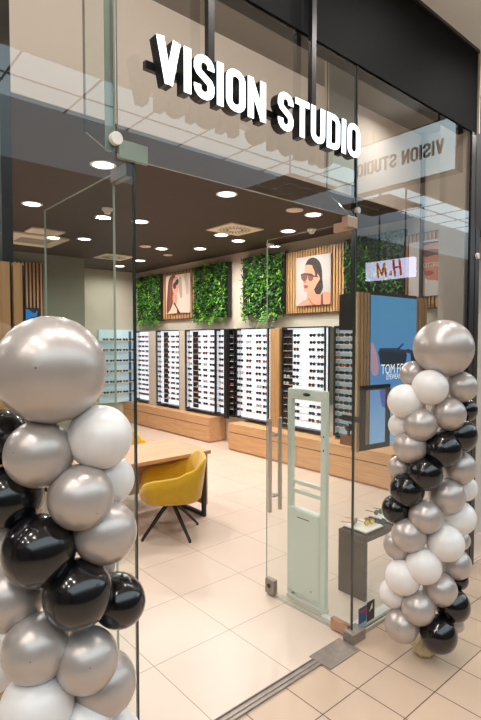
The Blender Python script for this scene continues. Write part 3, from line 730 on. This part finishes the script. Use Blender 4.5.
plinth(3.68, 7.05, 5.79, 2, 'low oak drawer cabinet under the right displays, nearest the gate', 0)

# back wall display (through left glass)
t = thing('eyewear_display', (5.7, 11.15, .5), 'pale bluish optical display on the rear wall seen through the left glass', 'display shelf')
box(5.22, 6.2, 11.1, 11.19, .5, 2.24).build('frosted_panel', M['litblue'], t)
for k in range(6): box(5.22, 6.2, 10.97, 11.1, .72 + k * .25, .73 + k * .25).build('shelf', M['shelf'], t)
box(5.98, 6.02, 11.05, 11.1, .5, 2.2).build('upright', mat('blue_upright', (60, 90, 140), .4), t)
for k in range(6):
    for c in range(5):
        q = random.randrange(8); o = bpy.data.objects.new('eyeglasses', GM[q][1]); COL.objects.link(o); o.rotation_euler.z = PI / 2
        o.location = (5.33 + c * .17, 11.0, .7305 + k * .25)
        tag(o, '%s glasses on the pale rear display, %s shelf up, %s from left' % (GM[q][0], ORD[k], ORD[c]), 'glasses', 'glasses on the rear display')

# rear slat panel, oak boards and tv at left
t = thing('slat_panel', (3.15, 9.88, 0), 'tall dark-backed oak slat panel on the rear wall seen through the left glass', 'slat panel')
box(2.35, 3.50, 9.85, 9.875, 0, 3.45).build('backing_board', M['black'], t)
g = MB()
for i in range(17): g.box(2.37 + i * .067, 2.40 + i * .067, 9.83, 9.87, 0, 3.45)
g.build('oak_slats', M['slat'], t)
t = thing('wall_screen', (3.3, 9.8, 2.2), 'small dark screen with blue picture on the rear slat panel', 'screen')
box(3.08, 3.42, 9.78, 9.83, 2.05, 2.60).build('bezel', M['black'], t)
M['bluepic'] = mat('screen_blue', (40, 110, 180), .2, emit=.35)
MB().prism(smooth([(3.11, 2.57), (3.2, 2.56), (3.3, 2.5), (3.36, 2.56), (3.34, 2.44), (3.24, 2.42), (3.18, 2.3), (3.13, 2.42)]), lambda u, v, d: (u, d, v), 9.776, 9.78).build('screen_image', M['bluepic'], t)
for i, (pa, pb, pc) in enumerate([(-14, 9.5, 12.6), (13.2, 22, 25)]):
    yb_ = 2.34; a, b_, c_ = at_y(pa, 262, yb_).x, at_y(pb, 262, yb_).x, at_y(pc, 262, yb_ + .03).x; zz = at_y(10, 262, yb_).z
    t = thing('display_board', (a, yb_, 0), ['wide', 'narrow'][i] + ' tall oak board with black back standing at the left edge', 'display board')
    box(a, b_, yb_, yb_ + .03, 0, zz).build('oak_face', M['oakZ'], t)
    box(a + .004, c_, yb_ + .031, yb_ + .08, 0, zz - .005).build('black_body', M['black'], t)

# ------------------------------------------------------------------ hanging advertising screen
YS = 3.42
t = thing('digital_screen', (5.4, YS, .72), 'tall oak-framed advertising screen with blue eyewear picture behind the right glass', 'screen')
xa, xb = at_y(358, 300, YS).x, at_y(428, 300, YS).x
sa, sb = at_y(371, 300, YS).x, at_y(416.5, 300, YS).x
zt = at_y(371, 293, YS).z; zb = at_y(359, 452, YS).z
box(xa + .01, xb - .01, YS + .03, YS + .08, zb + .01, zt - .01).build('rear_housing', M['black'], t)
box(xa + .012, xa + .25, YS + .08, YS + .27, at_x(345, 330, xa).z, zt - .012).build('black_power_box', M['black'], t)
g = MB(); n = 4
for i in range(n): g.box(xa + (sa - xa) / n * i, xa + (sa - xa) / n * (i + .72), YS, YS + .03, zb, zt)
g.build('oak_side_strip', M['slatpale'], t)
g = MB()
for i in range(n): g.box(sb + (xb - sb) / n * i, sb + (xb - sb) / n * (i + .72), YS, YS + .03, zb, zt)
g.build('oak_side_strip', M['slatpale'], t)
box(sa, sb, YS, YS + .03, zt - .02, zt + .02).build('black_top_edge', M['black'], t)
def screenmat():
    m = bpy.data.materials.new('screen_picture'); m.use_nodes = True; nt = m.node_tree; N = nt.nodes; L = nt.links; b = N['Principled BSDF']
    tc = N.new('ShaderNodeTexCoord'); sp = N.new('ShaderNodeSeparateXYZ'); L.new(tc.outputs['Object'], sp.inputs[0])
    mr = N.new('ShaderNodeMapRange'); mr.inputs[1].default_value = zb; mr.inputs[2].default_value = zt; L.new(sp.outputs[2], mr.inputs[0])
    no = N.new('ShaderNodeTexNoise'); no.inputs['Scale'].default_value = 3; L.new(tc.outputs['Object'], no.inputs[0])
    ad = N.new('ShaderNodeMath'); ad.operation = 'MULTIPLY_ADD'; ad.inputs[1].default_value = .25; L.new(no.outputs[0], ad.inputs[0]); L.new(mr.outputs[0], ad.inputs[2])
    cr = N.new('ShaderNodeValToRGB'); e = cr.color_ramp.elements; e[0].position = .05; e[0].color = lin((150, 188, 222)); e[1].position = 1.1; e[1].color = lin((78, 150, 196))
    x = e.new(.55); x.color = lin((92, 146, 206))
    L.new(ad.outputs[0], cr.inputs[0]); L.new(cr.outputs[0], b.inputs['Emission Color']); b.inputs['Emission Strength'].default_value = .8
    b.inputs['Base Color'].default_value = (.02, .02, .02, 1); b.inputs['Roughness'].default_value = .15
    return m
sc = box(sa, sb, YS - .004, YS + .002, zb, zt - .02).build('screen_face', screenmat(), t)
def SP(pts, nm, c, e=.5, k=1):
    P = [at_y(355 + x / 6.26, 285 + y / 6.26, YS) for x, y in pts]
    mb = MB().prism([(min(max(q.x, sa + .001), sb - .001), max(q.z, zb)) for q in P], lambda u, v, d: (u, d, v), YS - .004 - .001 * k, YS - .004)
    mb.build(nm, mat('screen_' + nm, c, .3, emit=e), t)
SP(smooth([(100, 360), (120, 380), (140, 460), (145, 540), (125, 570), (100, 540), (98, 420)]), 'pale_hand', (190, 150, 170), .5)
SP(smooth([(155, 405), (310, 408), (305, 505), (240, 515), (165, 505), (150, 450)]), 'dark_lens', (22, 44, 64), .5, 2)
SP([(310, 410), (330, 400), (385, 420), (385, 480), (350, 480), (345, 430), (310, 420)], 'dark_lens', (22, 44, 64), .5, 2)
SP([(150, 395), (265, 395), (300, 360), (300, 375), (275, 400), (385, 415), (385, 425), (150, 410)], 'frame_bar', (38, 60, 84), .5, 3)
SP(smooth([(155, 640), (200, 630), (225, 700), (225, 760), (170, 760)]), 'blue_shape', (76, 92, 176), .5, 1)
def scr_text(txt, x, y, sz, sx):
    p = at_y(355 + x / 6.26, 285 + y / 6.26, YS)
    text_mesh(txt, sz, M['lettw'], 'lettering', lambda u, v, d: (p.x + u, YS - .009, p.z + v), sx=sx, parent=t)
M['lettw'] = mat('screen_lettering', (236, 240, 246), .4, emit=.8)
scr_text('TOM FORD', 160, 558, .165, .80); scr_text('EYEWEAR', 192, 592, .09, .78)
for px in (353.8, 421.5):
    x = at_y(px, 260, YS + .1).x; hw_ = .03 if px < 400 else .022; box(x - hw_, x + hw_, YS + .08, YS + .12, zt - .02, 4.7).build('hanging_post', M['black'], t)
# black empty frame in front of it, hung on the screen housing
t = thing('black_frame', (4.6, 3.1, .86), 'thick black rectangular frame hanging in front of the screen edge', 'frame')
P = [at_depth(361, 386, 5.42), at_depth(390.5, 381, 5.42 * 1.05), at_depth(390.5, 444, 5.42 * 1.05), at_depth(361, 452, 5.42)]
u_ = (P[1] - P[0]); u_.z = 0; wdt = u_.length; u_.normalize(); zz0 = P[3].z; zz1 = P[0].z; nrm = Vector((-u_.y, u_.x, 0))
def fb(a, b_, c, d_, dd=.02):
    vs = [P[0] + u_ * a_ + nrm * n_ for a_ in (a, b_) for n_ in (0, dd)]
    V = [Vector((v.x, v.y, z)) for v in vs for z in (c, d_)]
    return MB().add(V, [(0, 1, 3, 2), (4, 6, 7, 5), (0, 4, 5, 1), (2, 3, 7, 6), (0, 2, 6, 4), (1, 5, 7, 3)])
for a in ((0, .075, zz0, zz1), (wdt - .06, wdt, zz0, zz1), (.075, wdt - .06, zz1 - .055, zz1), (.075, wdt - .06, zz0, zz0 + .055)): fb(*a).build('frame_bar', M['black'], t)
fb(.02, .05, zz0 + .3, zz0 + .36, .30).build('bracket', M['black'], t)
# little oak box with black device on the cabinet
t = thing('oak_display_box', (5.95, 4.2, .49), 'small dark oak box holding a black device, on the right cabinet', 'display box')
q0 = at_x(340, 446, 5.84); q1 = at_x(352, 446, 5.84)
box(5.84, 6.02, q1.y, q0.y, .49, .62).build('oak_body', mat('dark_oak', (112, 72, 50), .5), t)
g = MB().tube((5.9, (q0.y + q1.y) / 2, .62), (5.9, (q0.y + q1.y) / 2, .70), .02); g.lathe([(.001, -.06), (.04, -.045), (.06, 0), (.04, .045), (.001, .06)], 16, T=Matrix.Translation((5.9, (q0.y + q1.y) / 2, .74)))
g.build('black_device', M['black'], t)

# ------------------------------------------------------------------ security gate
t = thing('security_gate', (2.83, 2.5, 0), 'pale shoplifting antenna gate standing behind the right glass door', 'security gate')
a0, a1 = 2.32, 2.70
box(2.80, 2.86, a0, a1, 0, .03).build('base_plate', M['gate'], t, .005)
box(2.81, 2.85, a1 - .045, a1, .03, 1.56).build('upright', M['gate'], t, .006)
box(2.81, 2.85, a0, a0 + .05, .03, 1.56).build('upright', M['gate'], t, .006)
tb = box(2.81, 2.85, a0, a1, 1.55, 1.63).build('top_bar', M['gate'], t, .008)
tb['label'] = 'top bar with a small dark badge'
q = MB().tube((2.8095, 2.475, 1.592), (2.8085, 2.475, 1.592), .016, n=16)
g = MB(); 
g.lathe([(.001, 0), (.036, 0), (.036, .002), (.001, .002)], 18, T=Matrix.Translation((2.808, 2.505, 1.592)) @ Matrix.Rotation(PI / 2, 4, 'Y') @ Matrix.Diagonal((.35, 1, 1, 1)))
g.build('badge', M['black'], t)
for z in (.83, .90): box(2.815, 2.845, a0 + .05, a1 - .045, z, z + .03).build('cross_bar', M['gate'], t, .004)
lo = box(2.795, 2.865, a0 + .045, a1 - .005, .06, .72).build('electronics_box', M['gate'], t, .02)
box(2.792, 2.795, 2.46, 2.58, .655, .66).build('slot', M['rubber'], t)
MB().tube((2.7945, 2.44, .13), (2.794, 2.44, .13), .006).tube((2.809, a0 + .02, 1.2), (2.808, a0 + .02, 1.2), .007).tube((2.809, a0 + .02, 1.3), (2.808, a0 + .02, 1.3), .007).build('screw', M['rubber'], t)

# ------------------------------------------------------------------ low display bench in the window
M['bench'] = mat('bench_bronze', (78, 66, 58), .28, metal=.4, coat=.3)
t = thing('display_bench', (3.5, 2.36, 0), 'low dark bronze bridge-shaped display bench behind the right glass', 'bench')
box(3.18, 3.21, 2.235, 2.49, 0, .455).build('side_leg', M['bench'], t, .003)
box(3.97, 4.0, 2.235, 2.49, 0, .455).build('side_leg', M['bench'], t, .003)
box(3.18, 4.0, 2.235, 2.49, .455, .50).build('top', M['bench'], t, .003)
tr = thing('glasses_tray', (3.37, 2.37, .50), 'white padded tray holding yellow sunglasses on the low bench', 'tray')
M['tray'] = mat('white_fabric', (226, 218, 206), .8)
box(3.215, 3.46, 2.25, 2.475, .50, .512).build('tray_rim', M['black'], tr, .003)
box(3.222, 3.453, 2.257, 2.468, .512, .524).build('white_pad', M['tray'], tr, .005)
tr = thing('glasses_tray', (3.68, 2.37, .50), 'white padded tray partly behind the right balloons on the low bench', 'tray')
box(3.56, 3.80, 2.25, 2.475, .50, .512).build('tray_rim', M['black'], tr, .003)
box(3.567, 3.793, 2.257, 2.468, .512, .524).build('white_pad', M['tray'], tr, .005)
def table_glasses(x, y, z, rz, lens, frame, label):
    rz += .5
    o = bpy.data.objects.new('sunglasses', eyeglasses_mesh('sunglasses', lens, frame, 1)); COL.objects.link(o)
    o.location = (x, y, z); o.rotation_euler = (0, 0, rz); o.scale = (.8, .8, .8); tag(o, label, 'sunglasses')
yl = mat('yellow_lens', (236, 210, 20), .2, emit=.15); gold = mat('gold_wire', (190, 140, 80), .3, metal=.8)
table_glasses(3.38, 2.34, .524, .9, yl, gold, 'sunglasses with yellow lenses on the white tray')
table_glasses(3.30, 2.42, .524, 1.4, mat('smoke_lens', (110, 100, 92), .2), gold, 'thin gold-rimmed sunglasses behind the yellow ones on the tray')
table_glasses(3.51, 2.33, .50, .6, mat('teal_lens', (40, 110, 140), .2), M['black'], 'teal-lensed black sunglasses on the bench between the trays')
table_glasses(3.64, 2.43, .524, 1.0, mat('clear_green', (60, 120, 100), .2), mat('green_frame', (20, 60, 50), .3), 'green-framed glasses on the second white tray')

# ------------------------------------------------------------------ table and chairs
t = thing('desk', (2.3, 4.92, 0), 'oak consultation desk with black loop legs in the middle of the shop', 'table')
box(1.2, 3.46, 4.52, 5.36, .71, .75).build('tabletop', M['oakX'], t, .003)
for x in (3.38, 1.32):
    g = MB().box(x - .02, x + .02, 4.53, 4.57, 0, .71).box(x - .02, x + .02, 5.28, 5.32, 0, .71).box(x - .02, x + .02, 4.57, 5.28, 0, .04).box(x - .02, x + .02, 4.57, 5.28, .67, .71)
    g.build('loop_leg', M['dark'], t)
box(3.41, 3.44, 4.56, 5.33, .12, .71).build('oak_end_panel', M['oakZ'], t)
box(1.36, 3.36, 4.92, 4.94, .30, .71).build('modesty_panel', M['oakX'], t)

def armchair(x, y, rz, label):
    t = thing('armchair', (x, y, 0), label, 'chair', 'mustard velvet armchairs', world=False, rz=rz)
    # local: faces +X
    n = 48; mb = MB(); rings = []
    def hgt(a):
        a = abs(a)   # a=0 at back
        k = [(0, .815), (35, .81), (62, .705), (85, .655), (118, .635), (138, .60), (152, .49), (180, .475)]
        for (a0, h0), (a1, h1) in zip(k, k[1:]):
            if a <= a1:
                s = (a - a0) / (a1 - a0); s = s * s * (3 - 2 * s); return h0 + (h1 - h0) * s
        return k[-1][1]
    def rad(a):
        # superellipse, 0.60 wide, 0.56 deep
        c, s = math.cos(a), math.sin(a); return 1 / ((abs(c) / .325) ** 3.2 + (abs(s) / .33) ** 3.2) ** (1 / 3.2)
    for i in range(n):
        ad = 360 * i / n - 180; a = math.radians(ad); dx, dy = -math.cos(a), math.sin(a); R = rad(a); h = hgt(ad)
        fl = 1 + .12 * max(0, (h - .5) / .35) * (1 if abs(ad) < 60 else .4)
        prof = [(.04, .36), (R * .60, .362), (R * .86, .375), (R * .95, .41), (R * (1 + (fl - 1) * .4), .43 + (h - .43) * .5), (R * fl, h - .015), (R * fl - .018, h), (R * fl - .04, h - .015)]
        inz = max(.46, .43 + (h - .43) * .4)
        prof += [(R * (1 + (fl - 1) * .3) - .055, min(h - .016, .47 + max(0, h - .5) * .45)), (R * .86 - .03, .462), (R * .5, .468), (.02, .468)]
        rings.append([(dx * r_, dy * r_, z_) for r_, z_ in prof])
    m = len(rings[0]); vs = [v for r_ in rings for v in r_]; fs = []
    for i in range(n):
        j = (i + 1) % n
        for k in range(m - 1): fs.append((i * m + k, j * m + k, j * m + k + 1, i * m + k + 1))
    fs.append(tuple(i * m for i in range(n))[::-1]); fs.append(tuple(i * m + m - 1 for i in range(n)))
    mb.add(vs, fs, 0, True)
    o = mb.build('seat_shell', M['yellow'], t)
    MB().lathe([(.001, .30), (.05, .30), (.055, .33), (.11, .355), (.11, .37), (.001, .37)], 20).build('swivel_hub', M['dark'], t)
    for k in range(4):
        a = math.radians(30 + 90 * k); u = Vector((math.cos(a), math.sin(a), 0)); v = Vector((-u.y, u.x, 0))
        p0 = u * .03 + Vector((0, 0, .33)); p1 = u * .34 + Vector((0, 0, .012)); dd = (p1 - p0).normalized(); nn = dd.cross(v).normalized()
        vs = []
        for p_, wd, th_ in ((p0, .016, .017), (p1, .011, .010)):
            for s1, s2 in ((-1, -1), (1, -1), (1, 1), (-1, 1)): vs.append(p_ + v * wd * s1 + nn * th_ * s2)
        lg = MB().add(vs, [(3, 2, 1, 0), (4, 5, 6, 7), (0, 1, 5, 4), (1, 2, 6, 5), (2, 3, 7, 6), (3, 0, 4, 7)]).build('leg', M['dark'], t)
        ft = MB().tube(u * .337, u * .337 + Vector((0, 0, .012)), .014); sub('foot_pad', ft, M['rubber'], lg)
    return t
armchair(2.83, 4.38, math.radians(150), 'mustard velvet armchair with four black legs in front of the desk')
armchair(3.03, 5.62, math.radians(-85), 'mustard velvet armchair tucked in behind the desk')

# ------------------------------------------------------------------ balloons
def balloon_meshes():
    out = {}
    for k in ('bs', 'bb', 'bw'):
        prof = []
        for i in range(0, 25):
            a = PI * i / 24; z = math.cos(a); r = math.sin(a)
            if z < 0: z *= 1.10; r *= (1 - .10 * (abs(z) ** 2))
            prof.append((max(r, .001), z))
        prof[-1] = (.035, -1.12)
        mb = MB().lathe(prof, 40)
        me = bpy.data.meshes.new('balloon'); me.from_pydata(mb.v, [], mb.f); me.materials.append(M[k])
        for p in me.polygons: p.use_smooth = True
        kb = MB().lathe([(.03, -1.10), (.055, -1.14), (.05, -1.17), (.03, -1.18), (.06, -1.24), (.085, -1.27), (.07, -1.275), (.001, -1.22)], 14)
        m2 = bpy.data.meshes.new('knot'); m2.from_pydata(kb.v, [], kb.f); m2.materials.append(M[k])
        for p in m2.polygons: p.use_smooth = True
        cb = MB().lathe([(.022, 1.0), (.012, 1.003), (.001, 1.004)], 12)
        m3 = bpy.data.meshes.new('crown_tip'); m3.from_pydata(cb.v, [], cb.f); m3.materials.append(mat('tip_' + k, {'bs': (120, 112, 108), 'bb': (20, 20, 22), 'bw': (214, 208, 204)}[k], .3))
        out[k] = (me, m2, m3)
    return out
BM = balloon_meshes()
CN = {'bs': 'pearl silver', 'bb': 'glossy black', 'bw': 'white'}
def garland(lst, depth, axis_px, side):
    cnt = {}
    tot_ = {k: sum(1 for b in lst if b[3] == k) for k in CN}
    items = sorted(lst, key=lambda b: b[1])
    for b in items:
        px, py, r, k = b[:4]; off = b[4] if len(b) > 4 else 0.0; asp = b[5] if len(b) > 5 else 1.0
        d = depth + off
        for _ in range(60):
            P = at_depth(px, py, d); R = r * d / F
            if P.y + R * 1.08 < YG - .025: break
            d -= .01
        me, kn, tp = BM[k]
        o = bpy.data.objects.new('balloon', me); COL.objects.link(o)
        axis = at_depth(axis_px, py, depth + .12); dirn = (P - axis); dirn.z *= .3
        if dirn.length < .02: dirn = -FW
        dirn = dirn.normalized() + Vector((random.uniform(-.5, .5), random.uniform(-.5, .5), random.uniform(-.5, .5))) - FW * .35
        o.location = P; o.rotation_mode = 'QUATERNION'; o.rotation_quaternion = dirn.normalized().to_track_quat('Z', 'Y')
        o.scale = (R, R, R * asp)
        kk_ = bpy.data.objects.new('knot', kn); COL.objects.link(kk_); kk_.parent = o
        if k == 'bs' and off <= 0: t_ = bpy.data.objects.new('crown_tip', tp); COL.objects.link(t_); t_.parent = o
        cnt[k] = cnt.get(k, 0) + 1
        if r * d > 80 and cnt[k] == 1: lab = 'very large pearl silver balloon crowning the %s balloon column' % side
        else: lab = '%s balloon, %s highest %s one of the %s balloon column' % (CN[k], ORD[cnt[k] - 1], CN[k].split()[-1], side)
        tag(o, lab, 'balloon', 'balloons of the %s column' % side)
bs, bb, bw_ = 'bs', 'bb', 'bw'
garland([(51, 370, 54, bs, -.04), (39, 454, 33.5, bs, -.06), (100, 437, 32, bw_, .0), (108, 479, 26, bw_, .08), (81, 497, 32.5, bs, -.06), (-2, 437, 28, bb, .02),
         (8, 499, 33, bb, -.02), (39, 550.5, 36, bb, -.08), (105, 532, 31.5, bs, .0), (78, 593.5, 34, bb, -.06), (118, 600, 26, bb, .06, 1.12), (10, 597, 33, bs, -.01),
         (36, 648, 33, bs, -.07), (87, 659.5, 31, bs, -.04), (105, 683, 31, bs, .03), (37, 707, 36, bw_, -.08), (85, 727, 27, bw_, -.04), (-6, 664, 27, bw_, .03),
         (118, 734, 22, bw_, .05), (98, 566, 17, bs, .14), (0, 545, 24, bw_, .08)], 1.70, 55, 'left')
garland([(443.5, 348.5, 28.7, bs, 0), (413, 374, 13, bs, .08), (430, 387.5, 17.8, bw_, -.06), (461.5, 387, 15.3, bs, .0), (405, 401.5, 17.3, bw_, .0), (448.5, 414, 16.8, bs, -.05),
         (465, 410, 12, bb, .1), (420.5, 424.5, 16.3, bs, -.06), (401, 425, 12.5, bw_, .05), (458.5, 435, 18, bb, .0), (443, 449.5, 18.2, bb, -.05), (410, 446.5, 16.8, bs, .0),
         (399.5, 467, 11.5, bs, .06), (459, 467.5, 16.5, bs, .03), (425, 473.5, 17.2, bb, -.05), (407, 490, 17, bb, .0), (464, 488, 13, bw_, .1), (447, 496, 17.6, bs, .0),
         (396, 509, 14.2, bb, .05), (425.5, 517, 16.6, bs, -.05), (458.5, 517.5, 17, bw_, .04), (409, 535, 17, bs, -.02), (398.5, 545, 14.5, bs, .05), (445.5, 543, 18.2, bw_, -.05),
         (460, 540, 10, bs, .1), (423.5, 566, 17.8, bw_, -.06), (456, 564, 15, bs, .03), (403, 577, 17.5, bw_, -.01), (457, 579, 11, bb, .1), (440, 589, 16.6, bs, -.03),
         (394, 593, 14.5, bw_, .06), (418, 608, 16.5, bs, -.05), (452.5, 605, 17, bb, .02), (402, 625, 16.7, bs, .0), (438.5, 634, 18.2, bb, -.04), (456, 624, 8, bs, .1)], 3.16, 430, 'right')
P = at_depth(424, 641, 3.22)
g = MB(); g.lathe([(.001, 0), (.06, .005), (.075, .03), (.06, .07), (.03, .10), (.02, .13), (.04, .17)], 9, T=Matrix.Translation((P.x, P.y, 0)), sm=False)
tag(g.build('balloon_weight', mat('foil_gold', (206, 186, 146), .5, noise=.3, nscale=40)), 'crumpled yellowish foil weight under the right balloon column', 'weight')
for o in COL.objects:
    if 'wc' in o: del o['wc']
